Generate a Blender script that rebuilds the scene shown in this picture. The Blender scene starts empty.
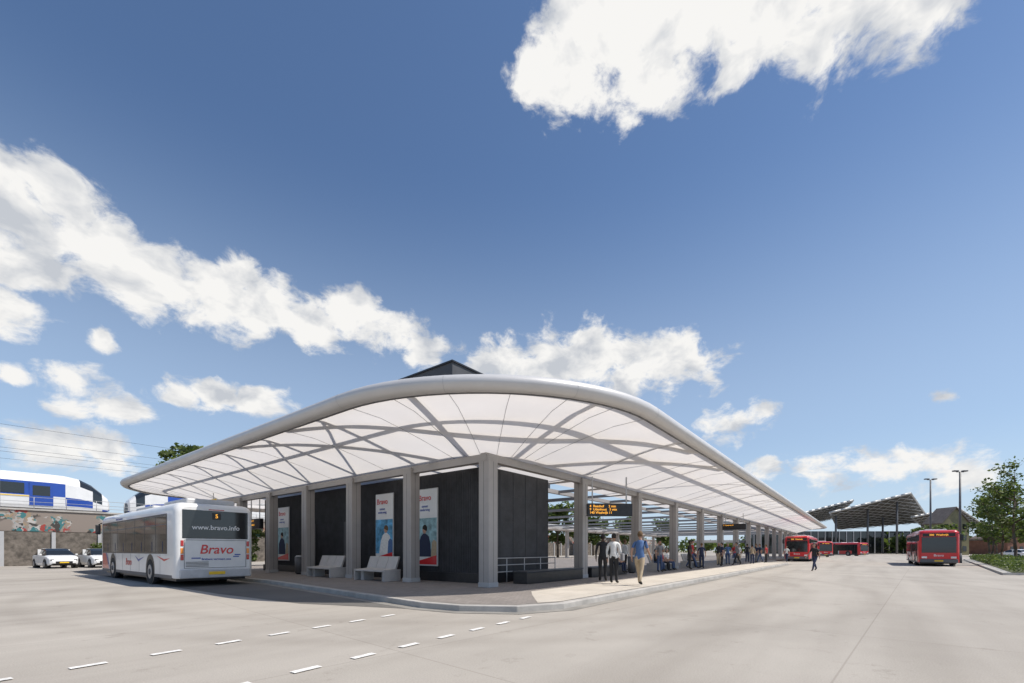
import bpy, bmesh, math, random
from mathutils import Vector, Matrix, noise
random.seed(7)
scene=bpy.context.scene
scene.view_settings.view_transform='Standard'
scene.view_settings.look='None'
scene.view_settings.exposure=0
# ------------------------------------------------------------ frames
# World X (u) runs along the long platform, world Y (v) along the short side,
# origin at the foot of the corner column.
def W(x,d):  # offsets passed in are mostly worked out from image pixel positions
    """metres right / forward of the camera -> world (u,v)"""
    rx=x+0.78; ry=d-14.5
    return (rx*0.6155+ry*0.7882, -rx*0.7882+ry*0.6155)
CAM=(-10.95,-9.53,1.35)
# ------------------------------------------------------------ materials
def mat(name,col,rough=0.6,metal=0.0,var=0.12,scale=3.0,bump=0.0,bscale=30.0,spec=None,coat=0.0):
    m=bpy.data.materials.new(name); m.use_nodes=True
    nt=m.node_tree; b=nt.nodes['Principled BSDF']
    b.inputs['Roughness'].default_value=rough; b.inputs['Metallic'].default_value=metal
    if spec is not None: b.inputs['Specular IOR Level'].default_value=spec
    if coat: b.inputs['Coat Weight'].default_value=coat
    tc=nt.nodes.new('ShaderNodeTexCoord')
    n=nt.nodes.new('ShaderNodeTexNoise'); n.inputs['Scale'].default_value=scale; n.inputs['Detail'].default_value=6
    n.inputs['Roughness'].default_value=0.6
    nt.links.new(tc.outputs['Object'],n.inputs['Vector'])
    r=nt.nodes.new('ShaderNodeValToRGB')
    r.color_ramp.elements[0].position=0.3; r.color_ramp.elements[1].position=0.7
    a=[max(0,c*(1-var)) for c in col[:3]]; d=[min(1,c*(1+var)) for c in col[:3]]
    r.color_ramp.elements[0].color=(*a,1); r.color_ramp.elements[1].color=(*d,1)
    nt.links.new(n.outputs['Fac'],r.inputs['Fac']); nt.links.new(r.outputs['Color'],b.inputs['Base Color'])
    if bump>0:
        n2=nt.nodes.new('ShaderNodeTexNoise'); n2.inputs['Scale'].default_value=bscale; n2.inputs['Detail'].default_value=4
        nt.links.new(tc.outputs['Object'],n2.inputs['Vector'])
        bp=nt.nodes.new('ShaderNodeBump'); bp.inputs['Strength'].default_value=bump; bp.inputs['Distance'].default_value=0.02
        nt.links.new(n2.outputs['Fac'],bp.inputs['Height']); nt.links.new(bp.outputs['Normal'],b.inputs['Normal'])
    return m
M={}
M['alu']=mat('column_aluminium',(0.36,0.335,0.315),0.45,0.1,0.06,2)
M['fascia']=mat('fascia_aluminium',(0.56,0.55,0.54),0.4,0.1,0.05,1)
M['steel']=mat('roof_steel',(0.42,0.42,0.42),0.5,0.1,0.05)
M['dark']=mat('dark_cladding',(0.035,0.036,0.04),0.6,0,0.35,2.5,0.3,40)
M['dark2']=mat('dark_cladding_side',(0.055,0.057,0.062),0.55,0,0.2,1.5)
M['black']=mat('black_granite',(0.02,0.02,0.022),0.35,0,0.3,8)
M['kerb']=mat('kerb_concrete',(0.40,0.38,0.35),0.8,0,0.2,2,0.2)
M['white']=mat('white_paint',(0.74,0.74,0.73),0.3,0,0.06,1.5,coat=0.4)
M['mark']=mat('road_marking',(0.74,0.72,0.68),0.7,0,0.25,14)
M['red']=mat('red_paint',(0.60,0.02,0.025),0.3,0,0.06,2,coat=0.5)
M['blue']=mat('blue_paint',(0.02,0.07,0.35),0.3,0,0.06,2,coat=0.4)
M['yellow']=mat('yellow_paint',(0.85,0.55,0.03),0.4,0,0.06)
M['glass']=mat('dark_glass',(0.015,0.018,0.02),0.06,0,0.1,1,spec=0.9)
M['tyre']=mat('tyre_rubber',(0.02,0.02,0.02),0.8)
M['rim']=mat('wheel_rim',(0.35,0.35,0.36),0.35,0.6)
M['grey']=mat('grey_plastic',(0.12,0.12,0.125),0.5)
M['lgrey']=mat('light_grey_paint',(0.5,0.5,0.5),0.4)
M['lampred']=mat('tail_lamp',(0.45,0.01,0.01),0.15,coat=1)
M['lampor']=mat('indicator_lamp',(0.8,0.25,0.01),0.2,coat=1)
M['lampw']=mat('head_lamp',(0.8,0.8,0.8),0.1,0.3,coat=1)
M['benchw']=mat('bench_concrete',(0.45,0.43,0.41),0.6,0,0.08)
M['post_blue']=mat('poster_blue',(0.10,0.32,0.52),0.4,0,0.7,3.5)
M['post_teal']=mat('poster_teal',(0.25,0.42,0.46),0.4,0,0.6,4)
M['bark']=mat('bark',(0.12,0.09,0.065),0.9,0,0.3,6,0.5)
def leafmat(name,col):
    m=mat(name,col,0.55,0,0.45,0.8); nt=m.node_tree; b=nt.nodes['Principled BSDF']; o=nt.nodes['Material Output']
    t=nt.nodes.new('ShaderNodeBsdfTranslucent'); t.inputs['Color'].default_value=(col[0]*1.4,col[1]*1.5,col[2],1)
    mx=nt.nodes.new('ShaderNodeMixShader'); mx.inputs[0].default_value=0.35
    nt.links.new(b.outputs[0],mx.inputs[1]); nt.links.new(t.outputs[0],mx.inputs[2]); nt.links.new(mx.outputs[0],o.inputs['Surface']); return m
M['leaf']=leafmat('leaves',(0.115,0.15,0.035))
M['leafd']=leafmat('leaves_dark',(0.06,0.09,0.022))
for nm,c in dict(skin=(0.45,0.27,0.19),skin2=(0.12,0.07,0.045),hair=(0.02,0.014,0.01),hair2=(0.12,0.07,0.03),hair3=(0.25,0.22,0.2),
    c_white=(0.7,0.7,0.68),c_navy=(0.02,0.03,0.07),c_black=(0.02,0.02,0.022),c_blue=(0.07,0.14,0.30),c_tan=(0.42,0.33,0.22),
    c_jeans=(0.05,0.08,0.16),c_red=(0.4,0.03,0.03),c_grey=(0.2,0.2,0.21),c_shoe=(0.03,0.025,0.02)).items():
    M[nm]=mat('cloth_'+nm if nm[0]=='c' else nm,c,0.8,0,0.12,12)
def translucent(name,col,w):
    m=bpy.data.materials.new(name); m.use_nodes=True; nt=m.node_tree
    nt.nodes.remove(nt.nodes['Principled BSDF']); o=nt.nodes['Material Output']
    d=nt.nodes.new('ShaderNodeBsdfDiffuse'); t=nt.nodes.new('ShaderNodeBsdfTranslucent'); mx=nt.nodes.new('ShaderNodeMixShader')
    tc=nt.nodes.new('ShaderNodeTexCoord'); n=nt.nodes.new('ShaderNodeTexNoise'); n.inputs['Scale'].default_value=0.7; n.inputs['Detail'].default_value=5
    r=nt.nodes.new('ShaderNodeValToRGB'); r.color_ramp.elements[0].position=.25; r.color_ramp.elements[1].position=.75
    r.color_ramp.elements[0].color=(*[c*0.93 for c in col],1); r.color_ramp.elements[1].color=(*col,1)
    nt.links.new(tc.outputs['Object'],n.inputs['Vector']); nt.links.new(n.outputs['Fac'],r.inputs['Fac'])
    nt.links.new(r.outputs['Color'],d.inputs['Color']); nt.links.new(r.outputs['Color'],t.inputs['Color'])
    mx.inputs[0].default_value=w
    nt.links.new(d.outputs[0],mx.inputs[1]); nt.links.new(t.outputs[0],mx.inputs[2]); nt.links.new(mx.outputs[0],o.inputs['Surface'])
    return m
M['membrane']=translucent('roof_membrane',(0.92,0.885,0.855),0.46)
def emis(name,col,s):
    m=bpy.data.materials.new(name); m.use_nodes=True; b=m.node_tree.nodes['Principled BSDF']
    b.inputs['Base Color'].default_value=(*col,1); b.inputs['Emission Color'].default_value=(*col,1); b.inputs['Emission Strength'].default_value=s
    return m
M['led']=emis('led_letters',(1.0,0.45,0.05),0.9)
# ------------------------------------------------------------ helpers
def link(o,parent=None):
    scene.collection.objects.link(o)
    if parent: o.parent=parent
    return o
def empty(name,loc=(0,0,0),rz=0):
    e=bpy.data.objects.new(name,None); e.location=loc; e.rotation_euler=(0,0,rz); e.empty_display_size=0.3
    return link(e)
def meshobj(name,verts,faces,mats,parent=None,fm=None,smooth=False,bevel=0):
    me=bpy.data.meshes.new(name); me.from_pydata([tuple(v) for v in verts],[],faces)
    if not isinstance(mats,(list,tuple)): mats=[mats]
    for m in mats: me.materials.append(m)
    if fm:
        for p,i in zip(me.polygons,fm): p.material_index=i
    if smooth:
        for p in me.polygons: p.use_smooth=True
    me.update()
    o=bpy.data.objects.new(name,me); link(o,parent)
    if bevel:
        md=o.modifiers.new('bevel','BEVEL'); md.width=bevel; md.segments=2; md.limit_method='ANGLE'
    return o
BF=[(0,3,2,1),(4,5,6,7),(0,1,5,4),(1,2,6,5),(2,3,7,6),(3,0,4,7)]
def bverts(x0,x1,y0,y1,z0,z1):
    return [(x0,y0,z0),(x1,y0,z0),(x1,y1,z0),(x0,y1,z0),(x0,y0,z1),(x1,y0,z1),(x1,y1,z1),(x0,y1,z1)]
def boxes(name,bl,m,parent=None,bevel=0):
    V=[];F=[]
    for b in bl:
        n=len(V); V+=bverts(*b); F+=[tuple(i+n for i in f) for f in BF]
    return meshobj(name,V,F,m,parent,bevel=bevel)
def tube_geo(V,F,a,b,r0,r1,n=8):
    a=Vector(a);b=Vector(b);d=(b-a)
    if d.length<1e-6:return
    d.normalize(); up=Vector((0,0,1)) if abs(d.z)<0.95 else Vector((1,0,0))
    x=d.cross(up).normalized(); y=x.cross(d)
    s=len(V)
    for p,r in ((a,r0),(b,r1)):
        for i in range(n):
            t=2*math.pi*i/n; V.append(p+x*math.cos(t)*r+y*math.sin(t)*r)
    for i in range(n):
        j=(i+1)%n; F.append((s+i,s+j,s+n+j,s+n+i))
    F.append(tuple(s+i for i in reversed(range(n)))); F.append(tuple(s+n+i for i in range(n)))
def tubes(name,segs,m,parent=None,n=8,smooth=True):
    V=[];F=[]
    for s in segs:
        tube_geo(V,F,s[0],s[1],s[2],s[3] if len(s)>3 else s[2],n)
    o=meshobj(name,V,F,m,parent)
    if smooth:
        for p in o.data.polygons:
            if len(p.vertices)==4:p.use_smooth=True
    return o
def ellip(V,F,c,r,seg=12,ring=8,keep=None):
    s=len(V)
    for i in range(ring+1):
        ph=math.pi*i/ring
        for j in range(seg):
            t=2*math.pi*j/seg
            V.append((c[0]+r[0]*math.sin(ph)*math.cos(t),c[1]+r[1]*math.sin(ph)*math.sin(t),c[2]+r[2]*math.cos(ph)))
    for i in range(ring):
        for j in range(seg):
            k=(j+1)%seg
            f=(s+i*seg+j,s+(i+1)*seg+j,s+(i+1)*seg+k,s+i*seg+k)
            if keep:
                cx=sum(V[q][0] for q in f)/4-c[0]; cz=sum(V[q][2] for q in f)/4-c[2]
                if not keep(cx/r[0],cz/r[2]): continue
            F.append(f)
def text(name,body,size,loc,rot,m,parent,align='CENTER',ext=0.002,shear=0):
    c=bpy.data.curves.new(name,'FONT'); c.body=body; c.size=size; c.align_x=align; c.align_y='CENTER'; c.extrude=ext; c.shear=shear
    c.materials.append(m); c.offset=size*0.012
    o=bpy.data.objects.new(name,c); o.location=loc; o.rotation_euler=rot
    return link(o,parent)
# ------------------------------------------------------------ camera
cd=bpy.data.cameras.new('camera'); cam=bpy.data.objects.new('camera',cd); link(cam)
cd.sensor_width=36; cd.lens=446/1024*36; cd.shift_y=(550-341.5)/1024; cd.clip_end=5000; cd.clip_start=0.1
cam.location=CAM; cam.rotation_euler=(math.radians(90),0,math.atan2(0.6155,0.7882)-math.pi/2)
scene.camera=cam
# ------------------------------------------------------------ sun & world
SUN=Vector((0.24,-0.50,0.83)).normalized()
sl=bpy.data.lights.new('sun','SUN'); sl.energy=5.0; sl.angle=math.radians(0.5); sl.color=(1,0.94,0.86)
so=bpy.data.objects.new('sun',sl); link(so); so.rotation_euler=(-SUN).to_track_quat('-Z','Y').to_euler(); so.location=(0,-30,60)
wd=bpy.data.worlds.new('World'); scene.world=wd; wd.use_nodes=True
try:
    wd.cycles.sampling_method='MANUAL'; wd.cycles.sample_map_resolution=256
except Exception: pass
nt=wd.node_tree; N=nt.nodes; L=nt.links
bg=N['Background']; BS=0.118; bg.inputs['Strength'].default_value=BS
sky=N.new('ShaderNodeTexSky'); sky.sky_type='NISHITA'; sky.sun_disc=False
sky.sun_elevation=math.asin(SUN.z); sky.sun_rotation=math.atan2(SUN.x,SUN.y); sky.air_density=1.0; sky.dust_density=0.4; sky.ozone_density=2.0
fw=Vector((0.7882,0.6155,0)); rt=Vector((0.6155,-0.7882,0))
KZ=1.5
lobes=[]
def cl(x,y,r):
    p=fw*446+rt*(x-512)+Vector((0,0,550-y)); n=p.length
    p/=n; 
    amp=1.0 if r>28 else 0.62; f=1.0 if r>28 else 1.35
    lobes.append((p.x,p.y,p.z*KZ,r/n*f,amp))
for a in [(600,15,84),(555,75,50),(690,14,80),(770,-5,86),(850,0,80),(815,45,38),(905,12,58),(940,-5,48),(735,60,34),(640,68,46),
          (0,192,66),(60,200,52),(95,245,58),(25,265,56),(150,275,60),(205,292,56),(262,306,46),(232,270,30),(308,322,38),(354,314,36),(385,334,24),(425,350,16),(5,305,40),
          (500,362,42),(560,356,46),(610,356,46),(665,362,42),(700,364,24),(590,338,30),(540,376,48),(630,380,42),
          (215,394,30),(262,402,32),(182,396,16),(72,382,18),(75,404,18),(115,408,20),(740,418,20),
          (770,468,18),(820,478,20),(925,469,26),(965,473,20),(860,464,16),(103,342,11),(943,399,8),(50,448,32),(100,452,24),(5,372,10)]:
    cl(*a)
tc=N.new('ShaderNodeTexCoord')
nrm=N.new('ShaderNodeVectorMath'); nrm.operation='NORMALIZE'; L.new(tc.outputs['Generated'],nrm.inputs[0])
ml0=N.new('ShaderNodeVectorMath'); ml0.operation='MULTIPLY'; L.new(nrm.outputs[0],ml0.inputs[0]); ml0.inputs[1].default_value=(1,1,KZ)
wn=N.new('ShaderNodeTexNoise'); wn.inputs['Scale'].default_value=9; wn.inputs['Detail'].default_value=2
L.new(ml0.outputs[0],wn.inputs['Vector'])
sb=N.new('ShaderNodeVectorMath'); sb.operation='MULTIPLY_ADD'; L.new(wn.outputs['Color'],sb.inputs[0]); sb.inputs[1].default_value=(.06,.06,.06); sb.inputs[2].default_value=(-.03,-.03,-.03)
ml=N.new('ShaderNodeVectorMath'); ml.operation='ADD'; L.new(ml0.outputs[0],ml.inputs[0]); L.new(sb.outputs[0],ml.inputs[1])
prev=None
for (x,y,z,r,amp) in lobes:
    d=N.new('ShaderNodeVectorMath'); d.operation='DISTANCE'; L.new(ml.outputs[0],d.inputs[0]); d.inputs[1].default_value=(x,y,z)
    m=N.new('ShaderNodeMath'); m.operation='MULTIPLY_ADD'; L.new(d.outputs['Value'],m.inputs[0]); m.inputs[1].default_value=-amp/r; m.inputs[2].default_value=amp
    if prev is None: prev=m
    else:
        k=N.new('ShaderNodeMath'); k.operation='MAXIMUM'; L.new(prev.outputs[0],k.inputs[0]); L.new(m.outputs[0],k.inputs[1]); prev=k
def fbm(vec,scale,det,rough=0.6):
    f=N.new('ShaderNodeTexNoise'); f.inputs['Scale'].default_value=scale; f.inputs['Detail'].default_value=det; f.inputs['Roughness'].default_value=rough
    L.new(vec,f.inputs['Vector']); return f.outputs['Fac']
f1=fbm(ml.outputs[0],14,9,0.62)
f2=N.new('ShaderNodeMath'); f2.operation='MULTIPLY_ADD'; L.new(f1,f2.inputs[0]); f2.inputs[1].default_value=2.5; f2.inputs[2].default_value=-1.22
ds=N.new('ShaderNodeMath'); ds.operation='ADD'; L.new(prev.outputs[0],ds.inputs[0]); L.new(f2.outputs[0],ds.inputs[1])
al=N.new('ShaderNodeMapRange'); al.interpolation_type='SMOOTHSTEP'; L.new(ds.outputs[0],al.inputs['Value']); al.inputs['From Min'].default_value=-0.03; al.inputs['From Max'].default_value=0.50
off=N.new('ShaderNodeVectorMath'); off.operation='ADD'; L.new(ml.outputs[0],off.inputs[0]); off.inputs[1].default_value=(0.012,-0.016,0.05)
fa=fbm(ml.outputs[0],8,5,0.55); fb=fbm(off.outputs[0],8,5,0.55)
df=N.new('ShaderNodeMath'); df.operation='SUBTRACT'; L.new(fa,df.inputs[0]); L.new(fb,df.inputs[1])
sh=N.new('ShaderNodeMapRange'); L.new(df.outputs[0],sh.inputs['Value']); sh.inputs['From Min'].default_value=-0.16; sh.inputs['From Max'].default_value=0.04
cm=N.new('ShaderNodeMix'); cm.data_type='RGBA'; L.new(sh.outputs[0],cm.inputs[0])
cm.inputs[6].default_value=(0.56/BS,0.59/BS,0.64/BS,1); cm.inputs[7].default_value=(0.93/BS,0.92/BS,0.90/BS,1)
tint=N.new('ShaderNodeMix'); tint.data_type='RGBA'; tint.blend_type='MULTIPLY'; tint.inputs[0].default_value=1
L.new(sky.outputs[0],tint.inputs[6]); tint.inputs[7].default_value=(0.88,0.98,1.08,1)
sp=N.new('ShaderNodeSeparateXYZ'); L.new(nrm.outputs[0],sp.inputs[0])
hz=N.new('ShaderNodeValToRGB'); L.new(sp.outputs['Z'],hz.inputs['Fac']); hz.color_ramp.interpolation='EASE'
hz.color_ramp.elements[0].position=0.0; hz.color_ramp.elements[0].color=(.85,.85,.85,1)
hz.color_ramp.elements[1].position=0.66; hz.color_ramp.elements[1].color=(0,0,0,1)
e_=hz.color_ramp.elements.new(0.22); e_.color=(.42,.42,.42,1)
hm=N.new('ShaderNodeMix'); hm.data_type='RGBA'; L.new(hz.outputs[0],hm.inputs[0]); L.new(tint.outputs[2],hm.inputs[6]); hm.inputs[7].default_value=(0.57/BS,0.70/BS,0.86/BS,1)
fin=N.new('ShaderNodeMix'); fin.data_type='RGBA'; L.new(al.outputs[0],fin.inputs[0]); L.new(hm.outputs[2],fin.inputs[6]); L.new(cm.outputs[2],fin.inputs[7])
L.new(fin.outputs[2],bg.inputs['Color'])
# ------------------------------------------------------------ ground
def ground_mat(name,c0,c1,tracks=True):
    m=bpy.data.materials.new(name); m.use_nodes=True; nt=m.node_tree; b=nt.nodes['Principled BSDF']; n=nt.nodes; l=nt.links
    b.inputs['Roughness'].default_value=0.85
    tc=n.new('ShaderNodeTexCoord')
    def mul(a,c):
        x=n.new('ShaderNodeMix'); x.data_type='RGBA'; x.blend_type='MULTIPLY'; x.inputs[0].default_value=1; l.new(a,x.inputs[6]); l.new(c,x.inputs[7]); return x.outputs[2]
    def ramp(src,p0,c0,p1,c1):
        r=n.new('ShaderNodeValToRGB'); r.color_ramp.elements[0].position=p0; r.color_ramp.elements[1].position=p1
        r.color_ramp.elements[0].color=(*c0,1); r.color_ramp.elements[1].color=(*c1,1); l.new(src,r.inputs['Fac']); return r.outputs[0]
    def noi(scale,det,rough=0.5,vec=None):
        x=n.new('ShaderNodeTexNoise'); x.inputs['Scale'].default_value=scale; x.inputs['Detail'].default_value=det; x.inputs['Roughness'].default_value=rough
        l.new(vec or tc.outputs['Object'],x.inputs['Vector']); return x.outputs['Fac']
    mp=n.new('ShaderNodeMapping'); mp.inputs['Rotation'].default_value=(0,0,0.9); mp.inputs['Scale'].default_value=(0.05,0.8,1); l.new(tc.outputs['Object'],mp.inputs['Vector'])
    col=ramp(noi(0.25,8,0.65),0.3,c0,0.72,c1)
    col=mul(col,ramp(noi(1,5,0.5,mp.outputs[0]),0.3,(0.82,0.81,0.80),0.6,(1,1,1)))
    fine=noi(60,3); col=mul(col,ramp(fine,0.3,(0.86,0.86,0.86),0.7,(1.06,1.06,1.06)))
    bt=n.new('ShaderNodeTexBrick'); bt.offset=0; bt.inputs['Scale'].default_value=1; bt.inputs['Brick Width'].default_value=5.5; bt.inputs['Row Height'].default_value=4.4
    bt.inputs['Mortar Size'].default_value=0.014; bt.inputs['Mortar Smooth'].default_value=0.6
    bt.inputs['Color1'].default_value=(1,1,1,1); bt.inputs['Color2'].default_value=(0.95,0.95,0.945,1); bt.inputs['Mortar'].default_value=(0.78,0.77,0.76,1)
    mp2=n.new('ShaderNodeMapping'); mp2.inputs['Location'].default_value=(1.3,0.9,0); mp2.inputs['Rotation'].default_value=(0,0,0.08)
    l.new(tc.outputs['Object'],mp2.inputs['Vector']); l.new(mp2.outputs[0],bt.inputs['Vector'])
    col=mul(col,bt.outputs['Color'])
    col=mul(col,ramp(noi(1.7,9,0.75),0.33,(0.82,0.81,0.80),0.42,(1,1,1)))
    if tracks:
        for c,rad in (((5,5,0),(13.2,15.0,19.5,21.4)),((-2,-48,0),(30.0,32.0))):
            d=n.new('ShaderNodeVectorMath'); d.operation='DISTANCE'; l.new(tc.outputs['Object'],d.inputs[0]); d.inputs[1].default_value=c
            for r_ in rad:
                s=n.new('ShaderNodeMath'); s.operation='SUBTRACT'; l.new(d.outputs['Value'],s.inputs[0]); s.inputs[1].default_value=r_
                a=n.new('ShaderNodeMath'); a.operation='ABSOLUTE'; l.new(s.outputs[0],a.inputs[0])
                col=mul(col,ramp(a.outputs[0],0.05,(0.91,0.905,0.90),0.42,(1,1,1)))
    l.new(col,b.inputs['Base Color'])
    bp=n.new('ShaderNodeBump'); bp.inputs['Strength'].default_value=0.25; bp.inputs['Distance'].default_value=0.01
    l.new(fine,bp.inputs['Height']); l.new(bp.outputs[0],b.inputs['Normal'])
    return m
GM=ground_mat('concrete_yard',(0.37,0.335,0.29),(0.46,0.42,0.365))
meshobj('ground',[(-1500,-1500,0),(1500,-1500,0),(1500,1500,0),(-1500,1500,0)],[(0,1,2,3)],GM)
def poly_prism(name,pts,z0,z1,m,parent=None,bevel=0):
    n=len(pts); V=[(p[0],p[1],z0) for p in pts]+[(p[0],p[1],z1) for p in pts]
    F=[tuple(range(n-1,-1,-1)),tuple(range(n,2*n))]+[(i,(i+1)%n,n+(i+1)%n,n+i) for i in range(n)]
    return meshobj(name,V,F,m,parent,bevel=bevel)
def paving(name,c1,c2,bw,bh,mort):
    m=bpy.data.materials.new(name); m.use_nodes=True; nt=m.node_tree; b=nt.nodes['Principled BSDF']; n=nt.nodes; l=nt.links
    b.inputs['Roughness'].default_value=0.85
    tc=n.new('ShaderNodeTexCoord'); bt=n.new('ShaderNodeTexBrick'); bt.inputs['Scale'].default_value=1
    bt.inputs['Brick Width'].default_value=bw; bt.inputs['Row Height'].default_value=bh; bt.inputs['Mortar Size'].default_value=0.006
    bt.inputs['Color1'].default_value=(*c1,1); bt.inputs['Color2'].default_value=(*c2,1); bt.inputs['Mortar'].default_value=(*mort,1)
    nn=n.new('ShaderNodeTexNoise'); nn.inputs['Scale'].default_value=1.2; nn.inputs['Detail'].default_value=8
    r=n.new('ShaderNodeValToRGB'); r.color_ramp.elements[0].color=(0.75,0.75,0.75,1); r.color_ramp.elements[1].color=(1.15,1.15,1.15,1)
    mx=n.new('ShaderNodeMix'); mx.data_type='RGBA'; mx.blend_type='MULTIPLY'; mx.inputs[0].default_value=1
    l.new(tc.outputs['Object'],bt.inputs['Vector']); l.new(tc.outputs['Object'],nn.inputs['Vector']); l.new(nn.outputs['Fac'],r.inputs['Fac'])
    l.new(bt.outputs['Color'],mx.inputs[6]); l.new(r.outputs[0],mx.inputs[7]); l.new(mx.outputs[2],b.inputs['Base Color'])
    return m
M['pave']=paving('brick_paving',(0.22,0.195,0.175),(0.28,0.25,0.225),0.21,0.07,(0.15,0.13,0.12))
M['tile']=paving('pale_tiles',(0.50,0.45,0.38),(0.54,0.49,0.42),0.6,0.6,(0.33,0.30,0.26))
isl=[(-4.1,-1.5),(-3.95,-2.6),(-3.3,-3.7),(-2.2,-4.2),(38,-4.2),(39.5,-1.6),(90,-1.6),(90,29),(-1.5,29),(-2.7,27.5),(-2.9,9)]
def inset(pts,d):
    out=[];n=len(pts)
    for i in range(n):
        p0=Vector(pts[i-1]);p=Vector(pts[i]);p1=Vector(pts[(i+1)%n])
        a=(p-p0).normalized();b=(p1-p).normalized()
        na=Vector((-a.y,a.x));nb=Vector((-b.y,b.x)); bis=(na+nb); k=d/max(0.5,(1+na.dot(nb))/1)
        out.append(tuple(p+bis*k))
    return out
plat=empty('platform_pavement')
poly_prism('kerb_edge',isl,-0.05,0.14,M['kerb'],plat,bevel=0.02)
meshobj('paving',[(p[0],p[1],0.145) for p in inset(isl,0.18)],[tuple(range(len(isl)))],M['pave'],plat)
meshobj('tile_band',[(x,y,0.150) for x,y in [(-2.6,-3.75),(-2.0,-4.0),(37.8,-4.0),(38.0,-3.2),(38.0,-2.0),(-0.4,-2.0),(-1.2,-2.6)]],[tuple(range(7))],M['tile'],plat)
gut=[(p[0],p[1],0.008) for p in inset(isl,-0.28)]
meshobj('gutter_strip',gut,[tuple(range(len(gut)))],mat('gutter_concrete',(0.25,0.235,0.21),0.9,0,0.2,1.5),plat)
# dark sheet beside the short platform, canopy shade painted into its colour
meshobj('canopy_shade_sheet',[(-4.0,-2.7,0.004),(-4.35,-1.4,0.004),(-5.4,1.6,0.004),(-5.7,6,0.004),(-5.9,30,0.004),(-2.0,30,0.004),(-2.5,-2.0,0.004)],[tuple(range(6,-1,-1))],ground_mat('painted_canopy_shade',(0.125,0.118,0.108),(0.165,0.155,0.14),False))
V=[];F=[]
def dash(c,d,l,w):
    d=Vector(d).normalized(); nn=Vector((-d.y,d.x)); c=Vector(c); s=len(V)
    for a,b in((-1,-1),(1,-1),(1,1),(-1,1)):
        p=c+d*a*l/2+nn*b*w/2; V.append((p.x,p.y,0.012))
    F.append((s,s+1,s+2,s+3))
for (x0,d0,x1,d1,k) in [(-4.93,5.19,-2.54,9.12,6),(-2.32,5.02,0.26,8.85,6)]:
    a=Vector(W(x0,d0)); b=Vector(W(x1,d1)); st=(b-a)/k
    for i in range(-3,k+1): dash(a+st*i,b-a,0.33,0.105)
meshobj('road_markings',V,F,M['mark'])
# ------------------------------------------------------------ canopy
U0,U1,V0,V1,R=-4.2,92.0,-4.65,30.6,6.2
VB=26.3
def stations():
    st=[]
    cs=[((U0+R,V0+R),180),((U1-R,V0+R),270),((U1-R,V1-R),0),((U0+R,V1-R),90)]
    for ci,(c,a0) in enumerate(cs):
        for k in range(19):
            a=math.radians(a0+90*k/18); st.append((Vector(c),Vector((math.cos(a),math.sin(a)))))
        nc=Vector(cs[(ci+1)%4][0]); a=math.radians(a0+90); nn=Vector((math.cos(a),math.sin(a)))
        Lg=(nc-Vector(c)).length; m=max(2,round(Lg/1.9))
        for k in range(1,m): st.append((Vector(c).lerp(nc,k/m),nn))
    return st
ST=stations()
prof=[(0,5.28),(0.5,5.29),(1.2,5.22),(2.0,5.06),(2.8,4.88),(3.5,4.70),(4.2,4.52),(5.0,4.42),(6.2,4.38)]
def zs(s):
    for (a,za),(b,zb) in zip(prof,prof[1:]):
        if s<=b: return za+(zb-za)*(s-a)/(b-a)
    return prof[-1][1]
def P(st,s,dz=0):
    c,n=st; q=c+n*(R-s); return Vector((q.x,q.y,zs(s)+dz))
can=empty('bus_station_canopy')
V=[];F=[];ns=len(prof)
for st in ST:
    for s,z in prof: V.append(P(st,s))
n=len(ST)
for i in range(n):
    j=(i+1)%n
    for k in range(ns-1): F.append((i*ns+k,i*ns+k+1,j*ns+k+1,j*ns+k))
meshobj('membrane',V,F,M['membrane'],can,smooth=True)
V=[];F=[];fp=[(0.12,-0.04),(-0.02,-0.06),(-0.14,-0.02),(-0.22,0.08),(-0.23,0.17),(-0.18,0.27),(-0.08,0.33),(0.06,0.35),(0.35,0.34)]
for st in ST:
    c,nn=st
    for a,b in fp:
        q=c+nn*(R-a); V.append((q.x,q.y,5.26+b))
m_=len(fp)
for i in range(n):
    j=(i+1)%n
    for k in range(m_-1): F.append((i*m_+k,j*m_+k,j*m_+k+1,i*m_+k+1))
meshobj('fascia',V,F,M['fascia'],can,smooth=True)
V=[];F=[]
for i in range(0,n,6):
    c,nn=ST[i]; tn=Vector((-nn.y,nn.x)); s=len(V)
    for a,b in fp:
        for t in(-0.005,0.005):
            q=c+nn*(R-a+0.003)+tn*t; V.append((q.x,q.y,5.26+b+(0.003 if b>0.2 else -0.003 if b<0 else 0)))
    for k in range(m_-1): F.append((s+2*k,s+2*k+1,s+2*k+3,s+2*k+2))
meshobj('fascia_joints',V,F,M['steel'],can)
def ring_tube(name,s,dz,r,m):
    tubes(name,[(P(ST[i],s,dz),P(ST[(i+1)%n],s,dz),r) for i in range(n)],m,can,n=6)
ring_tube('edge_rail',0.16,-0.05,0.035,M['grey'])
def flat_beam(Vx,Fx,a,b,w,h):
    a=Vector(a);b=Vector(b);d=(b-a); 
    x=Vector((-d.y,d.x,0)).normalized()*w/2; s=len(Vx)
    for p in (a,b):
        for sx,dz in((-1,0),(1,0),(1,h),(-1,h)): Vx.append(p+x*sx+Vector((0,0,dz)))
    Fx+= [(s,s+1,s+2,s+3),(s+7,s+6,s+5,s+4),(s,s+4,s+5,s+1),(s+1,s+5,s+6,s+2),(s+2,s+6,s+7,s+3),(s+3,s+7,s+4,s)]
V=[];F=[]
for s,w in ((2.0,0.20),(4.3,0.26)):
    for i in range(n): flat_beam(V,F,P(ST[i],s,0.22),P(ST[(i+1)%n],s,0.22),w,0.12)
def nearest(u,v):
    return min(range(n),key=lambda i:(P(ST[i],4.2).xy-Vector((u,v))).length)
ribidx=set()
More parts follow.
